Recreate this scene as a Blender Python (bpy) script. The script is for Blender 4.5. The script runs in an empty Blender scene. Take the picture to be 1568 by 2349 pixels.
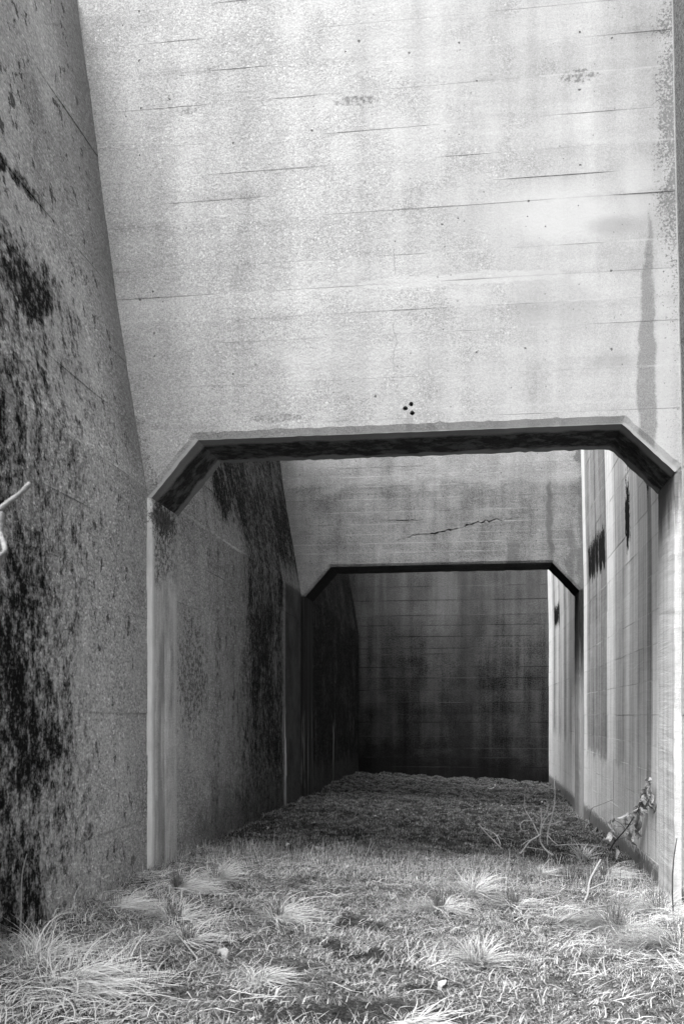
import bpy, bmesh, math, random
import numpy as np
from mathutils import Vector

R = math.radians
random.seed(7)
rng = np.random.default_rng(11)
SC = bpy.context.scene
COL = SC.collection

# ------------------------------------------------------------------ camera
F_PX, CX, HZ = 2284.0, 784.0, 1640.0        # focal length, centre column and horizon row on a 1568 px wide picture
YAW = math.atan(313.0 / F_PX)
EYE = 1.6
cd = bpy.data.cameras.new('camera')
cam = bpy.data.objects.new('camera', cd)
COL.objects.link(cam)
SC.camera = cam
cam.location = (0, 0, EYE)
cam.rotation_euler = (R(90), 0, YAW)
cd.sensor_fit = 'VERTICAL'
cd.sensor_height = 36.0
cd.lens = 35.0
cd.shift_y = (HZ - 1174.5) / 2349.0
cd.clip_end = 1000
cd.dof.use_dof = True
cd.dof.focus_distance = 13.0
cd.dof.aperture_fstop = 5.6

# ------------------------------------------------------------------ sky and sun (a hazy bright day; the picture is monochrome)
SUN_EL, SUN_AZ = R(60), R(222)               # azimuth the light comes from, clockwise from +Y
w = bpy.data.worlds.new('World')
SC.world = w
w.use_nodes = True
nt = w.node_tree
bg = nt.nodes['Background']
sky = nt.nodes.new('ShaderNodeTexSky')
sky.sky_type = 'NISHITA'
sky.sun_disc = False
sky.sun_elevation = SUN_EL
sky.sun_rotation = SUN_AZ
sky.dust_density = 4.0
bw = nt.nodes.new('ShaderNodeRGBToBW')
nt.links.new(sky.outputs[0], bw.inputs[0])
nt.links.new(bw.outputs[0], bg.inputs[0])
bg.inputs[1].default_value = 0.14
sl = bpy.data.lights.new('sun', 'SUN')
sl.energy = 1.5
sl.angle = R(40)
sl.color = (1, 1, 1)
so = bpy.data.objects.new('sun', sl)
COL.objects.link(so)
sd = Vector((math.sin(SUN_AZ) * math.cos(SUN_EL), math.cos(SUN_AZ) * math.cos(SUN_EL), math.sin(SUN_EL)))
so.rotation_euler = (-sd).to_track_quat('-Z', 'Y').to_euler()
so.location = (0, -5, 25)
SC.view_settings.view_transform = 'Standard'
SC.view_settings.look = 'None'
SC.view_settings.gamma = 1
SC.view_settings.exposure = 2.1
try:
    SC.cycles.max_bounces = 8
    SC.cycles.diffuse_bounces = 3
    SC.cycles.adaptive_threshold = .02
    SC.cycles.caustics_reflective = False
    SC.cycles.caustics_refractive = False
except Exception:
    pass

# ------------------------------------------------------------------ dimensions (metres; Y runs down the row of chambers)
XL, XR = -3.44, 1.96
Y1, Y2, Y3 = 10.07, 19.2, 28.65              # front faces of the two portal walls and of the end wall
TH = 0.98
TOP = 10.6
CREASE = 3.98
def left_x(z):
    return float(np.interp(z, [CREASE, 6.05, 9.17, TOP], [XL, -3.785, -4.195, -4.95]))
def right_x(z):
    return float(np.interp(z, [4.0, 9.17, TOP], [XR, 1.85, 1.74]))

# ------------------------------------------------------------------ smooth value noise for shapes
_T = np.random.default_rng(3).random((256, 256))
def vnoise(x, y, seed=0):
    x = np.asarray(x, float) + 17.3 * seed; y = np.asarray(y, float) + 9.1 * seed
    xi = np.floor(x).astype(int); yi = np.floor(y).astype(int)
    fx = x - xi; fy = y - yi
    fx = fx * fx * (3 - 2 * fx); fy = fy * fy * (3 - 2 * fy)
    a = _T[xi % 256, yi % 256]; b = _T[(xi + 1) % 256, yi % 256]
    c = _T[xi % 256, (yi + 1) % 256]; d = _T[(xi + 1) % 256, (yi + 1) % 256]
    return a + (b - a) * fx + (c - a) * fy + (a - b - c + d) * fx * fy
def fbm(x, y, oct=4, seed=0):
    s, amp, tot = 0, 1, 0
    for o in range(oct):
        s = s + amp * vnoise(np.asarray(x) * 2 ** o, np.asarray(y) * 2 ** o, seed + o); tot += amp; amp *= .5
    return s / tot

# ------------------------------------------------------------------ ground heights, pixel -> point helpers
PATCHES = [(800, 2118, .36), (835, 2195, .34), (530, 2090, .26), (850, 2318, .42), (690, 2322, .30), (640, 2250, .16), (960, 2270, .18), (760, 2170, .2),
           (1000, 2330, .2), (790, 2080, .16), (690, 2215, .12), (1290, 1975, .35), (1200, 2230, .1), (1330, 2015, .25)]
def ground_z(x, y):
    x = np.asarray(x, float); y = np.asarray(y, float)
    base = -0.25 * np.clip((x - XL) / (XR - XL), 0, 1) - 0.003 * np.clip(y - 10, 0, 25)
    n = (fbm(x * .7, y * .7, 3, 1) - .5) * .10 + (fbm(x * 2.6, y * 2.6, 3, 5) - .5) * .07
    moss = np.clip((y - 11.5) / 3, 0, 1)
    bump = np.abs(fbm(x * 2.6, y * 2.0, 3, 9) - .5) * 2
    n = n + moss * (.13 * np.sqrt(bump + .02) - .07 + (fbm(x * 7, y * 6, 2, 41) - .5) * .07)
    return base + n
def ray(u, v):
    a, b = (u - CX) / F_PX, (HZ - v) / F_PX
    return np.array([a * math.cos(YAW) - math.sin(YAW), a * math.sin(YAW) + math.cos(YAW), b])
def gp(u, v):
    d = ray(u, v); z = -0.1
    for _ in range(8):
        t = (z - EYE) / d[2]
        z = float(ground_z(d[0] * t, d[1] * t))
    return np.array([d[0] * t, d[1] * t, z])
def at_y(u, v, y):
    d = ray(u, v); t = y / d[1]
    return np.array([d[0] * t, y, EYE + d[2] * t])
PATCH_W = [(gp(u, v)[0], gp(u, v)[1], r) for u, v, r in PATCHES]

# ------------------------------------------------------------------ node material helpers
class S:
    tree = None
    def __init__(s, k): s.k = k
    def __add__(a, b): return M('ADD', a, b)
    def __radd__(a, b): return M('ADD', b, a)
    def __sub__(a, b): return M('SUBTRACT', a, b)
    def __rsub__(a, b): return M('SUBTRACT', b, a)
    def __mul__(a, b): return M('MULTIPLY', a, b)
    def __rmul__(a, b): return M('MULTIPLY', b, a)
    def __truediv__(a, b): return M('DIVIDE', a, b)
    def __neg__(a): return M('MULTIPLY', a, -1.0)
def put(sock, v):
    if isinstance(v, S): S.tree.links.new(v.k, sock)
    else: sock.default_value = v
def M(op, a, b=None, c=None, clamp=False):
    n = S.tree.nodes.new('ShaderNodeMath'); n.operation = op; n.use_clamp = clamp
    put(n.inputs[0], a)
    if b is not None: put(n.inputs[1], b)
    if c is not None: put(n.inputs[2], c)
    return S(n.outputs[0])
def mx(a, b): return M('MAXIMUM', a, b)
def mn(a, b): return M('MINIMUM', a, b)
def ab(a): return M('ABSOLUTE', a)
def sm(x, a, b):
    n = S.tree.nodes.new('ShaderNodeMapRange'); n.interpolation_type = 'SMOOTHSTEP'
    put(n.inputs[0], x); n.inputs[1].default_value = a; n.inputs[2].default_value = b
    if a > b:
        n.inputs[1].default_value = b; n.inputs[2].default_value = a
        n.inputs[3].default_value = 1.0; n.inputs[4].default_value = 0.0
    return S(n.outputs[0])
def mix(a, b, f): return a + (b - a) * f if isinstance(a, S) or isinstance(b, S) else a + f * (b - a)
def vscale(p, s):
    n = S.tree.nodes.new('ShaderNodeVectorMath'); n.operation = 'MULTIPLY'
    put(n.inputs[0], p); n.inputs[1].default_value = s
    return S(n.outputs[0])
def vadd(p, q):
    n = S.tree.nodes.new('ShaderNodeVectorMath'); n.operation = 'ADD'
    put(n.inputs[0], p); put(n.inputs[1], q)
    return S(n.outputs[0])
def comb(x, y, z):
    n = S.tree.nodes.new('ShaderNodeCombineXYZ')
    for i, q in enumerate((x, y, z)): put(n.inputs[i], q)
    return S(n.outputs[0])
def noise(p, scale, detail=4.0, rough=.55, dist=0.0):
    n = S.tree.nodes.new('ShaderNodeTexNoise')
    put(n.inputs['Vector'], p); n.inputs['Scale'].default_value = scale
    n.inputs['Detail'].default_value = detail; n.inputs['Roughness'].default_value = rough
    n.inputs['Distortion'].default_value = dist
    return (S(n.outputs[0]) - .5) * 1.7 + .5
def voro(p, scale, rand=1.0):
    n = S.tree.nodes.new('ShaderNodeTexVoronoi')
    put(n.inputs['Vector'], p); n.inputs['Scale'].default_value = scale; n.inputs['Randomness'].default_value = rand
    sp = S.tree.nodes.new('ShaderNodeSeparateColor'); S.tree.links.new(n.outputs['Color'], sp.inputs[0])
    return S(n.outputs['Distance']), S(sp.outputs[0]), S(sp.outputs[1])
def ramp(x, stops):
    n = S.tree.nodes.new('ShaderNodeValToRGB'); put(n.inputs[0], x)
    el = n.color_ramp.elements
    while len(el) < len(stops): el.new(.5)
    for e, (q, v) in zip(el, stops):
        e.position = q; e.color = (v, v, v, 1)
    b = S.tree.nodes.new('ShaderNodeRGBToBW'); S.tree.links.new(n.outputs[0], b.inputs[0])
    return S(b.outputs[0])
def new_mat(name):
    m = bpy.data.materials.new(name); m.use_nodes = True
    S.tree = m.node_tree
    return m
def pos():
    g = S.tree.nodes.new('ShaderNodeNewGeometry')
    sp = S.tree.nodes.new('ShaderNodeSeparateXYZ'); S.tree.links.new(g.outputs['Position'], sp.inputs[0])
    return S(g.outputs['Position']), S(sp.outputs[0]), S(sp.outputs[1]), S(sp.outputs[2])
def island():
    g = S.tree.nodes.new('ShaderNodeNewGeometry')
    return S(g.outputs['Random Per Island'])
def objrand():
    n = S.tree.nodes.new('ShaderNodeObjectInfo')
    return S(n.outputs['Random'])
def finish(m, col, rough=.92, height=None, spec=.06, dist=1.0):
    b = m.node_tree.nodes['Principled BSDF']
    S.tree = m.node_tree
    c = mx(mn(col, .85), .004) if isinstance(col, S) else col
    if isinstance(c, S): put(b.inputs['Base Color'], c)
    else: b.inputs['Base Color'].default_value = (c, c, c, 1)
    put(b.inputs['Roughness'], rough)
    b.inputs['Specular IOR Level'].default_value = spec
    if height is not None:
        bn = S.tree.nodes.new('ShaderNodeBump'); bn.inputs['Strength'].default_value = 1.0
        bn.inputs['Distance'].default_value = dist
        put(bn.inputs['Height'], height)
        S.tree.links.new(bn.outputs[0], b.inputs['Normal'])
    return m
def spot(x, z, cx, cz, rx, rz, wob, amt=.6):
    """ragged elliptical blotch, 1 inside"""
    a = (x - cx) / rx; b = (z - cz) / rz
    d = M('SQRT', a * a + b * b) + (wob - .5) * (amt * 2)
    return sm(d, 1.0, .7)

J1 = [4.60, 5.02, 5.46, 5.70, 5.97, 6.26, 6.72, 6.95, 7.22, 7.55, 7.95, 8.30, 8.64, 9.0, 9.4]
J2 = [4.74, 5.10, 5.53, 6.03, 6.40, 6.80]
JE = [-.6, .11, .38, .65, .98, 1.39, 1.65, 1.96, 2.31, 2.66, 2.97, 3.35, 3.51, 3.85, 4.17, 4.46, 4.89, 5.29, 5.7]
JR = [-.8, -.05, .30, .62, .95, 1.25, 1.6, 1.99, 2.4, 2.78, 3.2, 3.62, 4.0, 4.4, 4.8, 5.2, 5.6, 6.1, 6.6]
def near_joint(z, zs):
    """distance to the nearest pour joint"""
    d = ab(z - zs[0])
    for q in zs[1:]: d = mn(d, ab(z - q))
    return d
# ------------------------------------------------------------------ concrete materials
def mat_front_wall():
    m = new_mat('pale_board_marked_concrete')  # the paler of the two cross-wall concretes
    p, x, y, z = pos()
    big = noise(p, .55, 3); med = noise(p, 2.2, 5, .6)
    streak = noise(vscale(p, (5, 5, .28)), 1.0, 5, .6)
    board = noise(vscale(p, (.35, 1, 6.5)), 1.0, 4, .6, .4)
    grain = noise(p, 95, 2, .7); grain2 = noise(p, 38, 3, .6)
    exposed = sm(x + (med - .5) * 3.4 + (big - .5) * 3.0, .1, -1.9)
    wash = noise(vscale(p, (1.5, 1.5, .14)), 1.0, 3, .5)
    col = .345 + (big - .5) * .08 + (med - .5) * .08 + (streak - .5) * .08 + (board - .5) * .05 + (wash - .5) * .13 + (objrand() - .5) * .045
    col = col + (grain - .5) * mix(.15, .30, exposed) + (grain2 - .5) * mix(.06, .17, exposed)
    # exposed aggregate pebbles and pits
    d1, r1, g1 = voro(p, 34)
    peb = sm(r1, .80, .84) * sm(d1, .42, .30) * mix(.10, 1, exposed) * sm(noise(p, 1.3, 3), .40, .55)
    col = mix(col, .58, peb * .6)
    d1b, r1b, g1b = voro(p, 62)
    col = mix(col, mix(.20, .50, sm(g1b, .3, .7)), exposed * .45 * sm(d1b, .55, .3))
    d2, r2, g2 = voro(p, 15)
    pit = sm(r2, .72, .76) * sm(d2 + (grain2 - .5) * .2, .115, .07)
    d3, r3, g3 = voro(p, 6.0)
    pit2 = sm(r3, .70, .74) * sm(d3 + (grain2 - .5) * .12, .075, .05)
    pits = mx(pit * .75, pit2)
    # whitish bloom patches
    def soft(cx_, cz_, rx, rz):
        a_ = (x - cx_) / rx; b_ = (z - cz_) / rz
        return sm(M('SQRT', a_ * a_ + b_ * b_) + (med - .5) * .8 + (big - .5) * .6, 1.15, .25)
    white = soft(.85, 6.55, .85, .36) * sm(z, 6.20, 6.34)
    white = mx(white, soft(1.55, 6.72, .22, .40) * .7)
    white = mx(white, spot(x, z, -.4, 5.98, 1.5, .07, med, .8) * .8)
    white = mx(white, sm(x, 1.68, 1.76) * sm(x, 1.92, 1.84) * sm(z, 6.4, 5.8) * .6)
    col = mix(col, .43, white * .75)
    dirt = soft(.75, 5.72, .45, .30) * sm(grain + (med - .5) * .5, .40, .8) * .7
    dirt = mx(dirt, soft(1.34, 6.42, .30, .12) * .45)
    dirt = mx(dirt, soft(1.35, 5.08, .28, .12) * .4)
    col = mix(col, .19, dirt)
    # spalls
    wob = noise(p, 14, 4, .7)
    sp_ = mx(spot(x, z, -1.24, 7.86, .24, .055, wob, .5), spot(x, z, .98, 7.92, .20, .075, wob, .5))
    sp_ = mx(sp_, spot(x, z, -3.02, 7.9, .13, .05, wob, .6) * .8)
    sp_ = mx(sp_, spot(x, z, -2.05, 4.66, .35, .04, wob, .8) * .7)
    col = mix(col, mix(.08, .30, sm(grain2 + (wob - .5) * .4, .35, .65)), sp_ * .65)
    # dark wet run
    run_w = (noise(vscale(p, (1, 1, 2.5)), 1.0, 4) - .5) * .09
    cx = 1.635 + (z - 5.2) * .012
    hw = ramp((z - 4.1) / 2.6, [(0, .075), (.35, .085), (.62, .055), (.80, .03), (.86, .012), (1, .0)])
    run = sm(ab(x - cx + run_w + (grain2 - .5) * .02) - hw, .022, -.012) * sm(z, 6.62, 6.4) * sm(z, 4.0, 4.05)
    col = mix(col, .15 + (grain - .5) * .18, run * .72)
    # black crust down the right hand corner, thin crust along the left hand corner
    g3_ = noise(p, 26, 4, .75)
    edge = sm(x + (noise(p, 3.0, 4) - .5) * .30, 1.52, 1.95) * mix(.35, 1, sm(z, 5.0, 7.0))
    gs = noise(p, 40, 3, .8)
    crust = sm(gs + edge * .62, .84, 1.10) * sm(edge, 0.02, .3)
    col = mix(col, .05, crust * .92)
    col = mix(col, .26, edge * .45)
    lx = ramp((z - 4) / 6, [(0, .944), (.3417, .8785), (.862, .8005), (1, .78)])   # (x+... ) left wall line /10 + 1.288
    dl = x - (lx - 1.288) * 10.0
    ledge = sm(dl + (noise(p, 4, 4) - .5) * .35, .30, .0)
    crl = sm(gs + ledge * .42, .80, 1.05) * sm(ledge, .05, .4)
    col = mix(col, .10, crl * .8)
    col = mix(col, .22, sm(dl, .10, 0) * .55)
    dj = near_joint(z + (noise(p, 1.6, 3) - .5) * .02, J1)
    brk = noise(vscale(p, (.9, 1, 2.2)), 1.0, 4, .7)
    line = sm(dj, .011, .002) * sm(brk, .05, .95)
    col = mix(col, .20, line * .38)
    linew = sm(dj, .016, .004) * sm(brk, .60, .15)
    col = mix(col, .44, linew * .45)
    col = col - sm(dj, .10, .0) * sm(brk, .5, .8) * .05
    # hairline crack
    ck = ab(x + .83 - (noise(comb(0.0, 0.0, z), 2.2, 4) - .5) * .22 + (z - 5.2) * .035)
    crack = sm(ck, .010, .002) * sm(z, 5.0, 5.3) * sm(z, 7.4, 6.6) * sm(noise(p, 2.0, 2), .40, .55)
    col = mix(col, .22, crack * .7)
    # rust run under the drill holes
    col = mix(col, .22, spot(x, z, -.70, 4.55, .05, .13, wob, .6) * .6)
    col = mix(col, .09, pits * .85)
    # darker underside of the lintel with a ragged border, paler margins front and back
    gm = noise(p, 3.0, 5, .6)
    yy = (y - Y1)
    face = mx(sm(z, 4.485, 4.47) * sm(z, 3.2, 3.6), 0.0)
    under_dark = sm(yy + (gm - .5) * .12, .13, .28) * sm(yy + (gm - .5) * .22, .93, .80) * face * mix(.84, 1, sm(noise(p, 5, 4, .7), .3, .6))
    col = mix(col, .020 + (grain2 - .5) * .03 + (noise(p, 12, 4, .7) - .5) * .03, under_dark * .97)
    col = mix(col, .17 + (med - .5) * .10, face * sm(yy, .031, .045) * (1 - under_dark) * .85)
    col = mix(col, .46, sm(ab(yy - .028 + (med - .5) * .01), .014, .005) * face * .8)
    h = (grain2 - .5) * mix(.001, .0032, sm(x, .6, -1.6)) - pit2 * .012
    return finish(m, col, .92, h)

def mat_second_wall():
    m = new_mat('grey_streaked_concrete')  # a concrete darker in itself than the first cross wall's
    p, x, y, z = pos()
    big = noise(p, .6, 3); med = noise(p, 2.5, 5, .6)
    streak = noise(vscale(p, (4.5, 4.5, .35)), 1.0, 5, .65)
    board = noise(vscale(p, (.4, 1, 7.0)), 1.0, 4, .6, .4)
    grain = noise(p, 60, 3, .7); g3_ = noise(p, 20, 4, .75)
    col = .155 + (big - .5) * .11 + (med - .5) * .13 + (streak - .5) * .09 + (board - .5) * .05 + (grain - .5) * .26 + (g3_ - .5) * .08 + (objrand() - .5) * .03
    dj = near_joint(z + (noise(p, 2.2, 3) - .5) * .02, [4.74, 4.92, 5.10, 5.30, 5.53, 5.78, 6.03, 6.22])
    brk = noise(vscale(p, (.8, 1, 2.2)), 1.0, 4, .7)
    col = mix(col, .30, sm(dj, .014, .003) * sm(brk, .30, .85) * .6)
    col = mix(col, .05, sm(dj, .014, .003) * sm(brk, .55, .15) * .6)
    topb = sm(z + (noise(vscale(p, (1, 1, .2)), 1.6, 4) - .5) * .30, 5.92, 6.10)
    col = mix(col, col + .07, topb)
    d2, r2, g2 = voro(p, 9)
    pit = sm(r2, .6, .64) * sm(d2 + (g3_ - .5) * .2, .12, .07)
    honey = mx(spot(x, z, -3.35, 6.0, .55, .16, g3_, .8), spot(x, z, -1.6, 6.0, 1.2, .06, g3_, .9) * .7)
    col = mix(col, .06, sm(g3_, .52, .62) * honey * .8)
    # dark run near the right corner and drips
    rw = (noise(vscale(p, (1, 1, 2)), 1.2, 4) - .5) * .18
    run = sm(ab(x - 1.33 + rw), .07, .02) * sm(z, 6.1, 5.9) * sm(z, 4.5, 4.8)
    run = mx(run * .75, sm(ab(x - .62 + rw), .14, .08) * sm(z, 5.05, 4.8) * .55)
    run = mx(run, sm(ab(x - 1.72 + rw), .10, .04) * sm(z, 5.3, 4.9) * .6)
    col = mix(col, .08, run)
    edge = sm(x + (noise(p, 3.5, 4) - .5) * .2, 1.76, 1.92)
    col = mix(col, .09, sm(g3_ + edge * .5, .75, .95) * sm(edge, .05, .2) * .8)
    ledge = sm(x + (z - 4) * .14 + (noise(p, 3.5, 4) - .5) * .3, -3.15, -3.4)
    col = mix(col, .12, ledge * sm(g3_, .4, .6) * .7)
    col = mix(col, .05, pit * .8)
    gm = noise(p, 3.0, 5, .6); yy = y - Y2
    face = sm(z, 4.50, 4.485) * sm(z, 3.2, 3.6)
    under_dark = sm(yy + (gm - .5) * .1, .05, .10) * face  # underside of the second lintel, darkened from just behind its front edge
    col = mix(col, .012 + (g3_ - .5) * .015, under_dark * .97)
    h = (g3_ - .5) * .006 + (board - .5) * .003
    return finish(m, col, .92, h)

def mat_end_wall():
    m = new_mat('dark_washed_concrete')
    p, x, y, z = pos()
    big = noise(p, .5, 3); med = noise(p, 2.0, 5, .6)
    streak = noise(vscale(p, (1.6, 1, .10)), 1.0, 4, .6)
    streak2 = noise(vscale(p, (5.5, 1, .22)), 1.0, 4, .6)
    board = noise(vscale(p, (.3, 1, 5.0)), 1.0, 4, .6, .3)
    grain = noise(p, 34, 3, .75)
    s = sm(streak, .36, .66)
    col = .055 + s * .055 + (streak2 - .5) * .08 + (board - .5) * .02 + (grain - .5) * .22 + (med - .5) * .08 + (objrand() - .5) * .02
    bright = spot(x, z, -1.5, 5.0, 1.3, 1.3, med, .5) * .6
    bright = mx(bright, sm(x, .75, .9) * sm(z, 3.2, 4.2) * .6)
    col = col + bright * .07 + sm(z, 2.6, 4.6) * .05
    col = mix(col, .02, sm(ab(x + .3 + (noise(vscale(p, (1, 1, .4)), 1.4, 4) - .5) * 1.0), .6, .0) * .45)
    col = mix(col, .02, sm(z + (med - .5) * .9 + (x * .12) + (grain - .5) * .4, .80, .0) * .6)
    dj = near_joint(z + (noise(p, 2.2, 3) - .5) * .02, JE[1:])
    brk = noise(vscale(p, (.5, 1, 2.2)), 1.0, 4, .7)
    col = mix(col, .22, sm(dj, .018, .004) * sm(brk, .35, .9) * .55)
    col = mix(col, .01, sm(dj, .020, .004) * sm(brk, .75, .2) * .75)
    h = (grain - .5) * .006
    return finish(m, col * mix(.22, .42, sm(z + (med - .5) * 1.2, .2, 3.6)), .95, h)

def left_wall_base(p, x, y, z):
    big = noise(p, .5, 3); med = noise(p, 2.2, 5, .65)
    grain = noise(vscale(p, (1, .8, 1.25)), 40, 3, .8)
    g3_ = noise(vscale(p, (1, 1, .8)), 13, 4, .75)
    return big, med, grain, g3_

def mat_left_wall():
    m = new_mat('rough_algae_stained_concrete')
    p, x, y, z = pos()
    big, med, grain, g3_ = left_wall_base(p, x, y, z)
    dv, rv, gv = voro(vscale(p, (1, .8, 1.2)), 46)
    smooth_ = mx(sm(big, .55, .75) * .7, sm(z, 5.2, 6.4) * .6)
    col = .43 + (big - .5) * .28 + (med - .5) * .26 + ((grain - .5) * .46 + (g3_ - .5) * .20 + (rv - .5) * .26 + sm(gv, .88, .92) * .22) * (1 - smooth_ * .55)
    fb = noise(vscale(p, (1, 1, .8)), 17, 3, .7)
    # cleaner smooth wall above the crease in the first chamber, mid greys
    vert = noise(vscale(p, (3, 3, .5)), 1.0, 5, .7)
    blob = noise(vscale(p, (6, 6, 4.0)), 1.0, 5, .75)
    # first chamber: a black curtain of algae left of where the wall goes out of sight
    yb = y + (noise(vscale(p, (1, 1, .6)), .9, 4, .6) - .5) * 1.2
    zone = sm(yb, 8.5, 7.1) * mix(.72, 1.0, sm(z, 4.2, 1.5)) * sm(z + (med - .5) * .8, 4.75, 4.35)
    zone = mx(zone, sm(yb, 9.5, 7.9) * .52 * sm(z, 6.6, 5.2))
    up = sm(ab(z - 5.15 - (y - 7.9) * .25 + (med - .5) * 1.1), .55, .10) * sm(yb, 8.9, 8.0)
    up = mx(up, sm(ab(z - 6.06 + (med - .5) * .25), .12, .03) * sm(yb, 8.7, 8.1))
    up = mx(up, sm(ab(z - 7.1 - (y - 7.6) * 1.0 + (med - .5) * .3), .16, .04) * sm(yb, 8.3, 7.5))
    zone = mx(zone, up * .95)
    # second chamber: long black drapes
    z2 = sm(yb, 13.1, 15.2) * sm(y, 17.55, 17.3)
    z2 = mx(z2, sm(yb, 11.6, 13.0) * .35) * sm(y, 11.2, 11.6)
    up2 = sm(z, 3.9, 4.6) * sm(yb + (z - 4) * .2, 12.9, 13.8)
    zone = mx(zone, mx(z2 * .86, up2 * .95 * sm(y, 11, 11.5)))
    # third chamber
    zone = mx(zone, sm(y, 20.0, 20.6) * 1.15)
    a = fb * .45 + blob * .38 + vert * .25
    alg = sm(a + (grain - .5) * .22 + zone * .52 * (.40 + .60 * noise(p, 1.1, 3)) , .63, .96) * sm(zone, .0, .30)
    corner_band = sm(y + (med - .5) * .6, 8.9, 9.95) * sm(y, 10.12, 10.08) * mix(.30, .62, sm(z, 3.6, 4.6))  # darker band toward the corner with the first cross wall
    col = mix(col, .13 + (grain - .5) * .2, corner_band)
    col = col * mix(1, .84, sm(z, 3.9, 4.6))
    wall_darken = sm(y, 10.9, 11.05) * .25 + sm(yb, 11.3, 16.0) * .48 + sm(y, 19.8, 20.6) * .17  # wall tone drops with depth into the second and third chambers
    wall_darken = mx(wall_darken, sm(med * .6 + big * .5 + zone * .25, .66, 1.0) * .35)
    col = mix(col, .03, wall_darken)
    sprk = sm(blob, .66, .71) * .8
    col = mix(col, .006 + (grain - .5) * .04 + sm(rv, .8, .95) * .05, mx(alg, sprk * sm(y, 9.9, 9.5)))
    # pale lichen rounds inside the black
    d, r, g = voro(vscale(p, (1, 1.0, .7)), 1.9)
    lich = sm(r, .50, .54) * sm(d + (g3_ - .5) * .3, .20, .10) * sm(y, 8.2, 7.7) * sm(z, 4.6, 4.2)
    col = mix(col, .30 + (grain - .5) * .5, lich * .85)
    # smooth dark panel ahead of the second portal
    pan = sm(y, 17.60, 17.64) * sm(y, 20.6, 20.3) * sm(z, 4.1, 3.9)
    col = mix(col, .05 + (med - .5) * .06 + (grain - .5) * .05, pan)
    # lime bleeding from the vertical joint
    wj = sm(z, 1.9, .1) * .10
    lime = sm(ab(y - 17.62) - wj, .03, -.02) * sm(z, 1.9, 1.6)
    col = mix(col, .55, lime * .9)
    limeb = sm(ab(y - 23.6), .08, .04) * sm(z, 1.5, 1.2)
    col = mix(col, .30, limeb * .7)
    # white line on the crease, in the second chamber
    cr = sm(ab(z - CREASE - (noise(p, 9, 3) - .5) * .05), .028, .010) * sm(y, 14.6, 14.0) * sm(y, 10.9, 11.1) * sm(noise(p, 5, 3), .40, .5)
    cr = mx(cr, sm(ab(z - CREASE - (noise(p, 9, 3) - .5) * .05), .022, .008) * sm(y, 10.1, 9.9) * sm(y, 9.1, 9.5) * .5)
    cr = mx(cr, sm(ab(z - 6.05 - (noise(p, 9, 3) - .5) * .04), .022, .008) * sm(y, 8.5, 8.9) * sm(y, 10.1, 10.0) * .5)
    col = mix(col, .42, cr * .8)
    # honeycombed patch behind the first portal
    hc = spot(y, z, 11.75, 2.1, .65, .75, g3_, .9) * sm(y, 11.05, 11.1)
    hcn = noise(p, 19, 4, .8)
    col = mix(col, mix(.04, .40, sm(hcn, .40, .62)), hc * .75)
    # splash-back of dark dirt low down in the second chamber
    low = sm(z + (med - .5) * .7, .75, .2) * sm(y, 11.0, 12.5)
    col = mix(col, .05 + (grain - .5) * .25, low * .6)
    h = (grain - .5) * .010 + (g3_ - .5) * .014
    return finish(m, col, .95, h)

def mat_left_jamb():
    m = new_mat('lime_washed_rough_concrete')
    p, x, y, z = pos()
    big, med, grain, g3_ = left_wall_base(p, x, y, z)
    st = noise(vscale(p, (9, 9, .5)), 1.0, 4, .6)
    hcn = noise(p, 21, 4, .8)
    rough_top = sm(z + (med - .5) * .5, 2.95, 3.25)
    blot = noise(vscale(p, (1, 1, .45)), 4.5, 4, .7)
    col = .52 + (st - .5) * .34 + (grain - .5) * .26 + (blot - .5) * .46
    col = mix(col, mix(.03, .62, sm(hcn, .30, .70)), rough_top * .9)
    back = sm(y, Y1 + .6, Y1 + .92)
    col = mix(col, .36 + (grain - .5) * .3, back * .6)
    col = mix(col, .76 + (blot - .5) * .2, sm(y + (grain - .5) * .08 + (blot - .5) * .10, Y1 + .16, Y1 + .06) * .95)
    col = mix(col, .10, sm(ab(y - Y1 - .35 + (st - .5) * .3), .15, .05) * sm(z, 2.6, 2.2) * .5)
    col = mix(col, .05, spot(y, z, Y1 + .45, 3.72, .5, .20, hcn, .8) * .8)
    h = (grain - .5) * .006 + hcn * rough_top * .02 + (st - .5) * .01
    return finish(m, col, .92, h)

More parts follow.
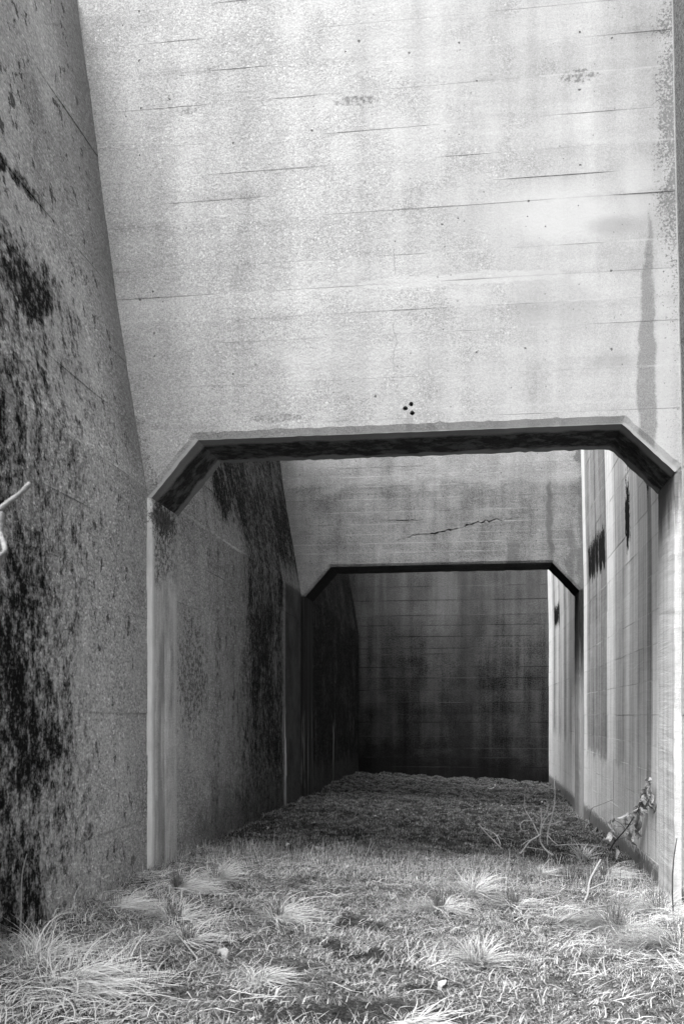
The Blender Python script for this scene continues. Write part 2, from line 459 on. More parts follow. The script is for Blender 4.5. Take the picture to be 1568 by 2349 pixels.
def mat_right_wall():
    m = new_mat('smooth_water_streaked_concrete')
    p, x, y, z = pos()
    big = noise(p, .5, 3); med = noise(p, 2.4, 5, .6)
    yw = y + (noise(vscale(p, (1, .6, .35)), 1.0, 4, .5) - .5) * .22
    fine = noise(vscale(p, (1, 5.5, .10)), 1.0, 5, .7)
    fine2 = noise(vscale(p, (1, 14, .22)), 1.0, 4, .6)
    grain = noise(p, 60, 3, .7); g3_ = noise(p, 20, 4, .7)
    wavy = noise(vscale(p, (1, 1.5, 16)), 1.0, 3, .5, 1.2)
    def Y(q): return (q - 9.0) / 21.0
    st = [(9.0, .22), (10.95, .26), (11.05, .44), (11.75, .46), (11.8, .13), (12.0, .15), (12.1, .36), (12.7, .27), (12.85, .40), (13.4, .34), (13.6, .46),
          (13.95, .24), (14.75, .26), (14.9, .42), (15.75, .44), (15.85, .15), (18.5, .18), (18.7, .42), (19.1, .4), (19.25, .08), (20.1, .05), (20.2, .3),
          (21.4, .46), (21.9, .26), (22.6, .46), (23.3, .16), (23.9, .42), (24.9, .2), (25.4, .40), (26.6, .16), (27.4, .44), (30.0, .42)]
    tone = ramp(Y(yw), st[:16])
    tone2 = ramp(Y(yw), [(Y(15.7), .42)] and [(Y(q), v) for q, v in st[15:]])
    S_ = sm(y, 15.78, 15.8)
    tone = mix(ramp(Y(yw), [(Y(q), v) for q, v in st[:16]]), tone2, S_)
    lowpale = sm(z + (med - .5) * .5 + (y - 13) * -.02, .95, .75) * sm(y, 10.5, 11.0)
    tone = mix(tone, .40, lowpale * .8)
    tone = tone * 1.42
    col = tone + (fine - .5) * .40 + (fine2 - .5) * .14 + (med - .5) * .10 + (grain - .5) * .16 + (wavy - .5) * .06 + (objrand() - .5) * .03
    dj = near_joint(z + (noise(p, 2.2, 3) - .5) * .012, JR)
    brk = noise(vscale(p, (1, .7, 2.2)), 1.0, 4, .7)
    col = mix(col, .60, sm(dj, .010, .002) * sm(brk, .30, .85) * .6)
    col = mix(col, .10, sm(dj, .010, .002) * sm(brk, .65, .15) * .6)
    drips = sm(noise(vscale(p, (1, 9, .5)), 1.0, 4, .7), .62, .74) * sm(z, 5.5, 1.0)
    col = mix(col, .10, drips * .55)
    # black scabs at the old water line
    wob = noise(vscale(p, (1, 3.2, 1.2)), 3.0, 5, .8)
    jag = noise(vscale(p, (1, 4.5, .8)), 1.0, 4, .75)
    def crusts(ya, yb_, za, zb_):
        return sm(y + (jag - .5) * .5, ya, ya + .08) * sm(y + (jag - .5) * .4, yb_, yb_ - .08) * sm(z + (jag - .5) * .7, za, za + .06) * sm(z + (wob - .5) * .5, zb_, zb_ - .06) * sm(jag * .6 + wob * .4, .34, .44)
    scab = crusts(15.95, 18.45, 3.98, 4.62)
    scab = mx(scab, spot(y, z, 13.6, 4.25, .22, .6, wob, .8))
    scab = mx(scab, spot(y, z, 12.0, 4.6, .14, .5, wob, .8) * .8)
    scab = mx(scab, crusts(24.8, 26.6, 3.85, 4.4))
    col = mix(col, .008, sm(scab, .35, .6))
    # first chamber: dark weathered
    ch1 = sm(y, Y1, Y1 - .1)
    col = mix(col, .10 + (grain - .5) * .3 + (g3_ - .5) * .12, ch1 * sm(z, 3.9, 4.4))
    base = sm(z + (g3_ - .5) * .25, -.02, -.14)
    col = mix(col, .05, base * .8)
    h = (grain - .5) * .003 + (wavy - .5) * .002
    return finish(m, col, .85, h)

def mat_right_jamb():
    m = new_mat('grey_board_marked_jamb_concrete')
    p, x, y, z = pos()
    fine = noise(vscale(p, (12, 12, .15)), 1.0, 5, .7)
    grain = noise(p, 60, 3, .7); med = noise(p, 2.4, 5, .6)
    wavy = noise(vscale(p, (1, 1.5, 16)), 1.0, 3, .5, 1.2)
    col = .46 + (fine - .5) * .40 + (grain - .5) * .14 + (med - .5) * .1 + (wavy - .5) * .08
    col = mix(col, .04, sm(z + (fine - .5) * .9, 3.3, 3.8) * .8)
    return finish(m, col, .88, (grain - .5) * .004 + (wavy - .5) * .003)

def mat_second_jamb(name='black_streaked_jamb_concrete', low=.02):
    m = new_mat(name)
    p, x, y, z = pos()
    fine = noise(vscale(p, (10, 10, .2)), 1.0, 5, .7)
    grain = noise(p, 40, 3, .7)
    col = .02 + (fine - .5) * .05 + (grain - .5) * .02  # near-black tone with vertical streaks
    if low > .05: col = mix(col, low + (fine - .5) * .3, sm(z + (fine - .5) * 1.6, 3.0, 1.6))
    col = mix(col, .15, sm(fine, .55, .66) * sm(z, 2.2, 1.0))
    return finish(m, col, .85, (grain - .5) * .004)

# ------------------------------------------------------------------ ground and plant materials
def mat_ground():
    m = new_mat('moss_and_litter_soil')
    p, x, y, z = pos()
    big = noise(p, .8, 4); med = noise(p, 4, 5, .65); fine = noise(p, 55, 4, .75); mid = noise(vscale(p, (1, .6, 1)), 17, 4, .75)
    far = sm(y + (big - .5) * 3.0, 11.9, 13.6)
    near_c = .12 + (fine - .5) * .40 + (mid - .5) * .30 + (med - .5) * .16
    moss_c = .030 + (fine - .5) * .10 + (mid - .5) * .10 + (med - .5) * .08
    col = mix(near_c, moss_c, far)
    pt = 0.0; pn = noise(p, 7, 4, .7)
    for (px, py, r) in PATCH_W:
        pt = mx(spot(x, y, px, py, r, r * .8, pn, .9), pt)
    col = mix(col, .03 + (mid - .5) * .10 + (fine - .5) * .06, pt * .92 * sm(mid + (pn - .5) * .6, .30, .50))
    return finish(m, col, .97, (fine - .5) * .02 + (mid - .5) * .04, .1)

def mat_blades(name, lo, hi, black=.0):
    m = new_mat(name)
    r = island()
    r2 = M('FRACT', r * 37.7)
    col = mix(lo, hi, r2)
    if black: col = mix(col, .05, sm(r, 1 - black, 1 - black + .02))
    finish(m, col, .7, None, .25)
    b = m.node_tree.nodes['Principled BSDF']; t_ = m.node_tree
    tr = t_.nodes.new('ShaderNodeBsdfTranslucent'); put(tr.inputs[0], col)
    ms = t_.nodes.new('ShaderNodeMixShader'); ms.inputs[0].default_value = .35
    t_.links.new(b.outputs[0], ms.inputs[1]); t_.links.new(tr.outputs[0], ms.inputs[2])
    t_.links.new(ms.outputs[0], t_.nodes['Material Output'].inputs[0])
    return m
def mat_plain(name, v, var=.3, scale=30):
    m = new_mat(name)
    p, x, y, z = pos()
    n = noise(p, scale, 4, .7)
    return finish(m, v * (1 + (n - .5) * 2 * var), .85, (n - .5) * .003)

# ------------------------------------------------------------------ object helpers
def link(name, me, mat, parent=None, smooth=False):
    if mat is not None: me.materials.append(mat)
    o = bpy.data.objects.new(name, me)
    COL.objects.link(o)
    if parent is not None: o.parent = parent
    if smooth:
        me.polygons.foreach_set('use_smooth', [True] * len(me.polygons))
    return o
def tag(o, label=None, cat=None, group=None, kind=None):
    if label: o['label'] = label
    if cat: o['category'] = cat
    if group: o['group'] = group
    if kind: o['kind'] = kind
    return o
def empty(name, loc):
    o = bpy.data.objects.new(name, None); COL.objects.link(o); o.location = loc
    o.empty_display_size = .2
    return o
def child(name, me, mat, root, smooth=False):
    """a part whose mesh is written in world coordinates"""
    me.transform(__import__('mathutils').Matrix.Translation(-root.location))
    return link(name, me, mat, root, smooth)
def mesh(name, verts, faces):
    me = bpy.data.meshes.new(name)
    me.from_pydata([tuple(map(float, v)) for v in verts], [], faces)
    bm = bmesh.new(); bm.from_mesh(me)
    bmesh.ops.recalc_face_normals(bm, faces=bm.faces)
    bm.to_mesh(me); bm.free()
    return me
def loft(name, rings, closed_caps=True):
    n = len(rings[0]); V = []; Fc = []
    for r in rings: V += [tuple(q) for q in r]
    for i in range(len(rings) - 1):
        for j in range(n):
            k = (j + 1) % n
            Fc.append((i * n + j, i * n + k, (i + 1) * n + k, (i + 1) * n + j))
    if closed_caps:
        Fc.append(tuple(range(n - 1, -1, -1)))
        Fc.append(tuple((len(rings) - 1) * n + j for j in range(n)))
    return mesh(name, V, Fc)
def lift(s, zb, zt, face, back, place, off=0.0, bev=.006, wav=.003, seed=0):
    """one pour of concrete: s = stations along the wall, zb/zt arrays of joint heights,
    face(z) = position of the formed face, back = depth behind it, place(s, d, z) -> xyz"""
    rings = []
    for i, q in enumerate(s):
        o = off + wav * 2 * (vnoise(q * 1.7, seed * 3.1, 4) - .5)
        b, t = zb[i], zt[i]
        fb, ft = face(b) + o, face(t) + o
        ring = [(q, fb + back, b), (q, fb + bev, b), (q, fb, b + bev), (q, ft, t - bev), (q, ft + bev, t), (q, ft + back, t)]
        rings.append([place(*r) for r in ring])
    return loft('concrete_lift', rings)
def joint(z, s, amp, seed):
    return z + amp * 2 * (fbm(np.asarray(s) * .8, np.full(len(s), seed * 1.37), 3, seed) - .5)

# ------------------------------------------------------------------ walls
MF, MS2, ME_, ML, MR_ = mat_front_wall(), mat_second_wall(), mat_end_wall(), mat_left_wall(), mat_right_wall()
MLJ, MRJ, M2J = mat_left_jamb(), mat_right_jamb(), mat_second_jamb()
M2R = mat_second_jamb('stain_and_shade_jamb_concrete', .22)  # upper black is stain plus the projecting jamb's shadow, painted in
MDARK = mat_plain('black_rust_mortar', .03, .5, 60)

def heights(vis, step):
    h = list(vis)
    while h[-1] < TOP - step: h.append(h[-1] + step)
    h.append(TOP)
    return h

def portal_wall(Y, lint_top, joints, mat, mat_lj, mat_rj, label, seed, chamf, op):
    root = empty('portal_wall', (-.7, Y, 0))
    tag(root, label, 'wall')
    # lintel with the chamfered opening, ragged arris
    (xa, za), (xb, zb_), (xc, zc), (xd, zd) = op
    def densify(pts, step):
        out = []
        for (a, b) in zip(pts[:-1], pts[1:]):
            n = max(1, int(math.hypot(b[0] - a[0], b[1] - a[1]) / step))
            for i in range(n): out.append((a[0] + (b[0] - a[0]) * i / n, a[1] + (b[1] - a[1]) * i / n))
        out.append(pts[-1]); return out
    inner = densify([(xa, za), (xb, zb_), (xc, zc), (xd, zd)], .06)
    rr = random.Random(seed)
    k = chamf / math.sqrt(2)
    outer = densify([(xa - k * 1.0, za + k * .9), (xb - k * .45, zb_ + k * 1.2), (xc + k * .45, zc + k * 1.2), (xd + k, zd + k * .9)], .06)
    n = min(len(inner), len(outer))
    def resample(pts, n):
        L = [0]
        for a, b in zip(pts[:-1], pts[1:]): L.append(L[-1] + math.hypot(b[0] - a[0], b[1] - a[1]))
        t = np.linspace(0, L[-1], n)
        # keep the corners: snap nearest sample to each corner
        return t, np.array(L), pts
    if len(outer) != len(inner):
        def rs(pts4, counts):
            out = []
            for (a, b), c in zip(zip(pts4[:-1], pts4[1:]), counts):
                for i in range(c): out.append((a[0] + (b[0] - a[0]) * i / c, a[1] + (b[1] - a[1]) * i / c))
            out.append(pts4[-1]); return out
        cnt = (13, 72, 13)
        inner = rs([(xa, za), (xb, zb_), (xc, zc), (xd, zd)], cnt)
        outer = rs([(xa - k * 1.0, za + k * .9), (xb - k * .45, zb_ + k * 1.2), (xc + k * .45, zc + k * 1.2), (xd + k, zd + k * .9)], cnt)
    def jit(pts, amp):
        return [(px + rr.gauss(0, amp), pz + rr.gauss(0, amp) + (rr.uniform(1.5, 5) * amp if rr.random() < .045 else 0)) for px, pz in pts]
    o1, i1 = jit(outer, .0035), jit(inner, .0015)
    xl, xr = XL - .35, XR + .35
    def ring(pts, y, xl=xl, xr=xr):
        pts = [(xl, pts[0][1])] + list(pts) + [(xr, pts[-1][1]), (xr, lint_top), (xl, lint_top)]
        return [(a, y, b) for a, b in pts]
    rings = [ring(o1, Y), ring(i1, Y + chamf * .35), ring(inner, Y + .3), ring(inner, Y + TH - .03), ring(jit(inner, .004), Y + TH)]
    child('lintel', loft('lintel', rings), mat, root)
    # jambs: slight thickening of the side walls under the opening, with the same splay
    def jamb(side, xin, z_top, mt):
        sgn = -1 if side == 'l' else 1
        rings = []
        for i, z in enumerate(np.linspace(-.55, z_top, 70)):
            j = [.012 * (float(vnoise(z * 5, q_ * 3.3, seed)) - .5) + rr.gauss(0, .0015) for q_ in range(4)]
            kj = k * (.4 if side == 'l' else .8)
            xo = xin + sgn * .5
            pts = [(xo, Y), (xin + sgn * kj + j[0], Y + .002), (xin + j[1], Y + chamf * .6 + j[2]), (xin + j[3] * .5, Y + TH - .05), (xin + sgn * .05, Y + TH), (xo, Y + TH)]
            rings.append([(a, b, z) for a, b in pts])
        return child('jamb', loft('jamb', rings), mt, root)
    jamb('l', xa, za, mat_lj); jamb('r', xd, zd, mat_rj)
    # pours above the lintel
    s = np.concatenate([np.linspace(-5.6, -3.6, 5), np.linspace(-3.5, 2.0, 56), [2.6]])
    hs = [lint_top] + joints
    js = [np.full(len(s), lint_top)] + [joint(h, s, .006, seed + i) for i, h in enumerate(joints)]
    js[-1] = np.full(len(s), joints[-1])
    outl = []
    for i in range(len(hs) - 1):
        lo = max(left_x(hs[i]), left_x(hs[i + 1])) - .5
        ss = s.copy(); ss = np.clip(ss, lo - .0, right_x(hs[i]) + .35)
        ss = np.maximum.accumulate(ss + np.arange(len(ss)) * 1e-4)
        me = lift(ss, js[i], js[i + 1], lambda z: Y, TH, lambda q, d, z: (q, d, z), off=rr.uniform(-.0004, .0004), bev=.0004, seed=seed + i)
        outl.append(child('concrete_lift', me, mat, root))
    return root, outl

OPEN1 = [(-3.405, 3.88), (-2.90, 4.47), (1.40, 4.47), (1.90, 3.98)]
OPEN2 = [(-3.36, 3.92), (-2.86, 4.49), (1.38, 4.49), (1.88, 3.95)]
h1 = heights(J1[1:], .6)
h2 = heights(J2[1:], 1.2)
wall1, lifts1 = portal_wall(Y1, 4.60, h1, MF, MLJ, MRJ, 'bright board-marked concrete cross wall over the grass, with the larger chamfered doorway', 20, .085, OPEN1)
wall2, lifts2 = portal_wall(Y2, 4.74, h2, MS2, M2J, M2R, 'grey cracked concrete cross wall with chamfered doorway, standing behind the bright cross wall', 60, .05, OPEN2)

def carve(obj, cutters):
    """boolean-cut real recesses and keep only the finished mesh"""
    for c in cutters:
        md = obj.modifiers.new('cut', 'BOOLEAN'); md.object = c; md.operation = 'DIFFERENCE'; md.solver = 'EXACT'
    dg = bpy.context.evaluated_depsgraph_get(); dg.update()
    me = bpy.data.meshes.new_from_object(obj.evaluated_get(dg))
    obj.modifiers.clear()
    obj.data = me
def tmp_mesh(me):
    o = bpy.data.objects.new('cutter', me); COL.objects.link(o); return o
def cyl(x, z, r, y0, y1, n=9, sd=0):
    q = random.Random(sd)
    ph = [(x + r * q.uniform(.8, 1.2) * math.cos(t), z + r * q.uniform(.8, 1.2) * math.sin(t)) for t in np.linspace(0, 2 * math.pi, n, endpoint=False)]
    return loft('c', [[(a, y0, b) for a, b in ph], [(a, y1, b) for a, b in ph]])
# three drill holes over the doorway
hx, hz_ = -.70, 4.71
cuts = [tmp_mesh(cyl(hx + a, hz_ + b, .024, Y1 - .1, Y1 + .10, sd=i)) for i, (a, b) in enumerate([(-.035, -.005), (.025, .035), (.035, -.055)])]
carve(lifts1[0], cuts)
for c in cuts: bpy.data.objects.remove(c)
for a, b in [(-.035, -.005), (.025, .035), (.035, -.055)]:
    me = cyl(hx + a, hz_ + b, .021, Y1 + .055, Y1 + .09, sd=3)
    child('rusted_plug', me, MDARK, wall1)
# the wandering crack in the second wall
def crack_mesh(pts, hw, seed, depth=.07):
    q = random.Random(seed)
    top, bot = [], []
    for i, (a, b) in enumerate(pts):
        t = i / (len(pts) - 1); w_ = hw * math.sin(math.pi * min(max(t, .03), .97)) * q.choice([.15, .5, .9, 1.3, 1.9]) + .0015
        top.append((a, b + w_)); bot.append((a, b - w_))
    poly = top + bot[::-1]
    return loft('c', [[(a, Y2 - .05, b) for a, b in poly], [(a, Y2 + depth, b) for a, b in poly]])
def crack_line(pix, n, seed, amp):
    q = random.Random(seed); P = [at_y(u, v, Y2) for u, v in pix]
    xs = np.linspace(P[0][0], P[-1][0], n)
    zs = np.interp(xs, [p_[0] for p_ in P], [p_[2] for p_ in P])
    return [(x_, z_ + q.gauss(0, amp)) for x_, z_ in zip(xs, zs)]
c1 = crack_line([(908, 1240), (940, 1229), (1000, 1222), (1050, 1212), (1090, 1200), (1130, 1193), (1190, 1188)], 46, 5, .012)
c2 = crack_line([(880, 1193), (930, 1194), (968, 1192)], 16, 6, .006)
cuts = [tmp_mesh(crack_mesh(c1, .012, 1)), tmp_mesh(crack_mesh(c2, .006, 2, .04))]
for l_ in lifts2[:2]: carve(l_, cuts)
for c in cuts: bpy.data.objects.remove(c)

# end wall
endw = empty('end_wall', (-.7, Y3, 0))
tag(endw, 'dark water-stained concrete wall closing the far end of the passage', 'wall')
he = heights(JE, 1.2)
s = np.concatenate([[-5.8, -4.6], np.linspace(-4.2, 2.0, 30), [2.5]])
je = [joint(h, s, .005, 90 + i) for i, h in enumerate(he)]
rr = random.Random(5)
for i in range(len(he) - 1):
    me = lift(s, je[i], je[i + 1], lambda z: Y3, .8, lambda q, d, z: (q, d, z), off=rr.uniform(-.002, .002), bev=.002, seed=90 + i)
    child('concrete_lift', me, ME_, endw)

# left wall: plumb below the crease, leaning back above it
leftw = empty('leaning_wall', (XL - .4, 12, 0))
tag(leftw, 'rough algae-blackened concrete side wall leaning outward above a crease', 'wall')
hl = heights([-.6, .09, .50, .91, 1.18, 1.62, 2.33, 2.61, 2.91, 3.45, CREASE, 4.6, 5.3, 6.05, 6.8, 7.5, 8.3, 9.2], 1.2)
s = np.concatenate([[1.5, 2.5], np.linspace(4, 29.4, 100)])
jl = [np.full(len(s), h) if h in (CREASE, 6.05) else joint(h, s, .012, 130 + i) for i, h in enumerate(hl)]
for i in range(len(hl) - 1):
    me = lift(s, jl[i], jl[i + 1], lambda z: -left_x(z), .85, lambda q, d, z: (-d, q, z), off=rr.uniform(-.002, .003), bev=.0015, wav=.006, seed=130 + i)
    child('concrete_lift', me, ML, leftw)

# right wall
rightw = empty('streaked_wall', (XR + .4, 12, 0))
tag(rightw, 'pale concrete side wall with vertical water streaks and long horizontal joints', 'wall')
hr = heights(JR, 1.2)
jr = [joint(h, s, .004, 170 + i) for i, h in enumerate(hr)]
for i in range(len(hr) - 1):
    me = lift(s, jr[i], jr[i + 1], right_x, .85, lambda q, d, z: (d, q, z), off=rr.uniform(-.001, .001), bev=.0012, wav=.003, seed=170 + i)
    child('concrete_lift', me, MR_, rightw)

# ------------------------------------------------------------------ ground
gx = np.linspace(XL - .25, XR + .25, 170)
gy = np.concatenate([np.linspace(-3, 3.5, 20), np.arange(3.55, 28.9, .036)])
GX, GY = np.meshgrid(gx, gy)
GZ = ground_z(GX, GY) + (fbm(GX * 14, GY * 14, 2, 21) - .5) * .03
for (px, py, r) in PATCH_W:
    d = np.hypot(GX - px, GY - py) / r
    GZ -= .03 * np.clip(1.2 - d, 0, 1) * fbm(GX * 9, GY * 9, 2, 4)
GZ -= .05 * np.clip(1 - (GX - XL) / .12, 0, 1) + .08 * np.clip(1 - (XR - GX) / .14, 0, 1) * fbm(GX * 4, GY * 4, 2, 31)
GZ -= .14 * np.clip(1 - (Y3 - GY) / .3, 0, 1)
nv, nu = GX.shape
V = np.stack([GX, GY, GZ], -1).reshape(-1, 3)
idx = np.arange(nv * nu).reshape(nv, nu)
Q = np.stack([idx[:-1, :-1], idx[:-1, 1:], idx[1:, 1:], idx[1:, :-1]], -1).reshape(-1, 4)
def np_mesh(name, V, Q, k):
    me = bpy.data.meshes.new(name)
    me.vertices.add(len(V)); me.vertices.foreach_set('co', np.ascontiguousarray(V, np.float32).ravel())
    me.loops.add(len(Q) * k); me.loops.foreach_set('vertex_index', np.ascontiguousarray(Q, np.int32).ravel())
    me.polygons.add(len(Q)); me.polygons.foreach_set('loop_start', np.arange(len(Q), dtype=np.int32) * k)
    me.polygons.foreach_set('loop_total', np.full(len(Q), k, np.int32))
    me.update(calc_edges=True)
    return me
MG = mat_ground()
g = link('ground', np_mesh('ground', V, Q, 4), MG, smooth=True)
tag(g, kind='structure')
t = link('terrain', mesh('terrain', [(-300, -300, -.62), (300, -300, -.62), (300, 300, -.62), (-300, 300, -.62)], [(0, 1, 2, 3)]), MG)
tag(t, kind='structure')

# ------------------------------------------------------------------ grass blades
def blades(root, L, az, th0, th1, wid, segs, follow=True, clear=.008, bend=None):
    """flat tapering blades; th = lean from upright at base and tip; returns vertices and quads/tris as quads"""
    n = len(L)
    d = np.stack([np.cos(az), np.sin(az)], -1)
    side = np.stack([-np.sin(az), np.cos(az)], -1)
    P = np.zeros((n, segs + 1, 3)); P[:, 0] = root
    az0 = az
    for i in range(segs):
        tt = (i + .5) / segs
        if bend is not None:
            a_ = az0 + bend * tt; d = np.stack([np.cos(a_), np.sin(a_)], -1)
        th = th0 + (th1 - th0) * tt ** .8
        st = (L / segs)
        P[:, i + 1, 0] = P[:, i, 0] + d[:, 0] * np.sin(th) * st
        P[:, i + 1, 1] = P[:, i, 1] + d[:, 1] * np.sin(th) * st
        P[:, i + 1, 2] = P[:, i, 2] + np.cos(th) * st
        P[:, i + 1, 0] = np.clip(P[:, i + 1, 0], XL + .015, XR - .02)
        if follow:
            gz = ground_z(P[:, i + 1, 0], P[:, i + 1, 1]) + clear
            P[:, i + 1, 2] = np.maximum(P[:, i + 1, 2], gz)
    tap = np.linspace(1, .12, segs + 1) ** .7
    off = np.zeros((n, segs + 1, 3))
    off[..., 0] = side[:, None, 0] * (wid[:, None] * tap) * .5
    off[..., 1] = side[:, None, 1] * (wid[:, None] * tap) * .5
    off[..., 2] = (wid[:, None] * tap) * .18
    A, B = P - off, P + off
    V = np.stack([A, B], 2).reshape(n, (segs + 1) * 2, 3)
    base = np.arange(n)[:, None, None] * (segs + 1) * 2
    q = np.array([[2 * i, 2 * i + 1, 2 * i + 3, 2 * i + 2] for i in range(segs)])[None]
    return V.reshape(-1, 3), (base + q).reshape(-1, 4)

MB_DRY = mat_blades('dry_grass_blades', .36, .80, .06)
MB_SHORT = mat_blades('short_winter_grass', .20, .76, .14)
MB_MOSS = mat_blades('moss_sprigs', .05, .46, .25)
MB_DARK = mat_blades('dark_rush_blades', .08, .30, .1)

def dens(x, y):
    far = 1 - np.clip((y + (fbm(x * .8, y * .8, 3, 2) - .5) * 2.6 - 11.3) / 1.6, 0, 1)
    dd = far * np.clip(.30 + 1.5 * (fbm(x * 1.8, y * 1.8, 3, 7) - .32) + 1.1 * (fbm(x * 6, y * 6, 2, 37) - .5), .05, 1)
    for (px, py, r) in PATCH_W:
        q = np.hypot((x - px), (y - py) / .8) / r + (fbm(x * 5, y * 5, 3, 3) - .5) * 2.0
        dd = dd * np.clip((q - .55) / .5, .06, 1)
    return np.clip(dd, 0, 1)
def scatter(n, y0, y1, dfun):
    x = rng.uniform(XL + .03, XR - .04, n); y = rng.uniform(y0, y1, n)
    k = rng.random(n) < dfun(x, y)
    x, y = x[k], y[k]
    return np.stack([x, y, ground_z(x, y) - .012], -1)
rt = scatter(190000, 4.2, 13.2, dens)
n = len(rt)
flow = fbm(rt[:, 0] * 1.1, rt[:, 1] * 1.1, 2, 13) * 12
az = flow + rng.normal(0, 2.2, n)
L = rng.gamma(2.2, .022, n).clip(.015, .14) * (.6 + .8 * fbm(rt[:, 0] * 2, rt[:, 1] * 2, 2, 17))
V, Q = blades(rt, L, az, rng.uniform(.3, 1.4, n), rng.uniform(.9, 2.0, n), rng.uniform(.003, .008, n), 2)
o = link('grass', np_mesh('grass', V, Q, 4), MB_SHORT)
tag(o, 'short matted winter grass covering the open ground', 'grass', kind='stuff')
# thin upright wisps at the edge of the shade
def dens2(x, y): return np.exp(-((y - 11.2 - .3 * np.sin(x * 2)) / .8) ** 2) * (.2 + fbm(x * 2, y * 2, 2, 19))
rt = scatter(12000, 9, 13.5, dens2)
n = len(rt)
V, Q = blades(rt, rng.uniform(.07, .20, n), rng.uniform(0, 6.3, n), rng.uniform(.0, .4, n), rng.uniform(.2, 1.1, n), rng.uniform(.003, .006, n), 3)
o = link('grass_wisps', np_mesh('grass_wisps', V, Q, 4), MB_SHORT)
tag(o, 'thin upright grass wisps along the edge of the mossy shade', 'grass', kind='stuff')
# moss
def dens3(x, y):
    c = np.abs(fbm(x * 2.6, y * 2.0, 3, 9) - .5) * 2 + (fbm(x * 7, y * 6, 2, 41) - .5) * .5
    return np.clip((y - 10.8) / 2.5, 0, 1) * np.clip((c - .07) / .14, .02, 1)
rt = scatter(260000, 10.8, 28.4, dens3)
n = len(rt)
V, Q = blades(rt, rng.uniform(.015, .055, n), rng.uniform(0, 6.3, n), rng.uniform(.0, .8, n), rng.uniform(.3, 1.5, n), rng.uniform(.006, .013, n), 1)
o = link('moss', np_mesh('moss', V, Q, 4), MB_MOSS)
tag(o, 'dark cushiony moss carpeting the shaded floor', 'moss', kind='stuff')

# ------------------------------------------------------------------ grass tussocks
TUS = []
def tussock(u, v, n, Lm, spread, label, bias=None, biasw=0.0, mat=MB_DRY, upright=0.0, rad=.07, wid=.0085, dark=0.25):
    c = gp(u, v); TUS.append((c[0], c[1], Lm, n)); n = int(n * 1.5)
    root = empty('grass_tussock', tuple(c)); tag(root, label, 'grass tussock')
    r = rad * np.sqrt(rng.random(n)); a0 = rng.uniform(0, 2 * math.pi, n)
    rt = np.stack([c[0] + r * np.cos(a0), c[1] + r * np.sin(a0), np.zeros(n)], -1)
    rt[:, 2] = ground_z(rt[:, 0], rt[:, 1]) - .015
    az = a0 + rng.normal(0, .8, n)
    if bias is not None:
        k = rng.random(n) < biasw
        az[k] = bias + rng.normal(0, spread, k.sum())
    L = Lm * rng.uniform(.45, 1.15, n)
    th0 = np.abs(rng.normal(.85, .45, n)) * (1 - upright); th1 = rng.normal(1.9, .3, n) * (1 - .7 * upright)
    bend = rng.normal(.25, .7, n)
    # part of the blades have fallen over and lie combed along the ground
    k = rng.random(n) < (.55 if upright < .2 else .2)
    th0[k] = rng.normal(1.25, .18, k.sum()); th1[k] = rng.normal(1.75, .2, k.sum())
    rt[k, :2] += rng.normal(0, rad * .9, (k.sum(), 2)); rt[:, 0] = np.clip(rt[:, 0], XL + .03, XR - .03)
    rt[:, 2] = ground_z(rt[:, 0], rt[:, 1]) - .012 + np.where(k, rng.uniform(0, .05, n), 0)
    V, Q = blades(rt, L, az, th0, th1, wid * rng.uniform(.6, 1.2, n), 7, clear=rng.uniform(.008, .05, n), bend=bend)
    child('dry_blades', np_mesh('dry_blades', V, Q, 4), mat, root)
    m2 = int(n * dark)
    if m2:
        r = rad * .7 * np.sqrt(rng.random(m2)); a0 = rng.uniform(0, 2 * math.pi, m2)
        rt = np.stack([c[0] + r * np.cos(a0), c[1] + r * np.sin(a0), np.zeros(m2)], -1)
        rt[:, 2] = ground_z(rt[:, 0], rt[:, 1]) - .015
        V, Q = blades(rt, Lm * rng.uniform(.25, .6, m2), a0 + rng.normal(0, .5, m2), np.abs(rng.normal(.1, .15, m2)), np.abs(rng.normal(.5, .3, m2)), wid * .75 * rng.uniform(.6, 1.1, m2), 4)
        child('green_shoots', np_mesh('green_shoots', V, Q, 4), MB_DARK, root)
    return root
E, W_, N_, S_ = 0.0, math.pi, math.pi / 2, -math.pi / 2
tussock(150, 2262, 270, .52, .45, 'largest pale tussock, its blades flopped both ways, near the foot of the algae-blackened wall', E - .25, .45, rad=.14, dark=.05)
tussock(85, 2205, 190, .50, .5, 'pale tussock combed toward the algae-blackened wall, behind the largest tussock', N_ + .6, .7, rad=.12, dark=.05)
tussock(635, 2112, 170, .40, .6, 'fountain-shaped pale tussock beside the bare dark earth patch', None, 0, rad=.06, dark=.3)
tussock(408, 2046, 120, .45, .3, 'tussock with dark upright shoots and straw blades lying toward the middle of the passage', E, .75, rad=.05, dark=.9)
tussock(495, 2024, 150, .36, .5, 'pale upright tussock in the gap just in front of the larger doorway jamb', E + .2, .5, rad=.06, upright=.35, dark=.3)
tussock(400, 2112, 160, .42, .6, 'low combed tussock between the fountain-shaped tussock and the algae-blackened wall', N_ + .9, .6, rad=.07, dark=.35)
tussock(432, 2168, 110, .36, .6, 'small sparse tussock in front of the low combed tussock', W_ + .5, .5, rad=.05, dark=.5)
tussock(1006, 2090, 130, .40, .5, 'flattened tussock with a dark core and blades lying both ways', W_, .5, rad=.05, dark=.6)
tussock(1082, 2055, 170, .40, .5, 'pale spiky tussock behind the flattened dark-cored tussock', None, 0, rad=.06, upright=.3, dark=.1)
tussock(1175, 2084, 120, .40, .4, 'tussock with a dense tuft of dark upright shoots, beside the pale spiky tussock', W_ - .1, .5, rad=.06, dark=1.0)
tussock(1093, 2218, 150, .36, .6, 'small spiky tussock alone in the open short grass', None, 0, rad=.05, upright=.35, dark=.35)
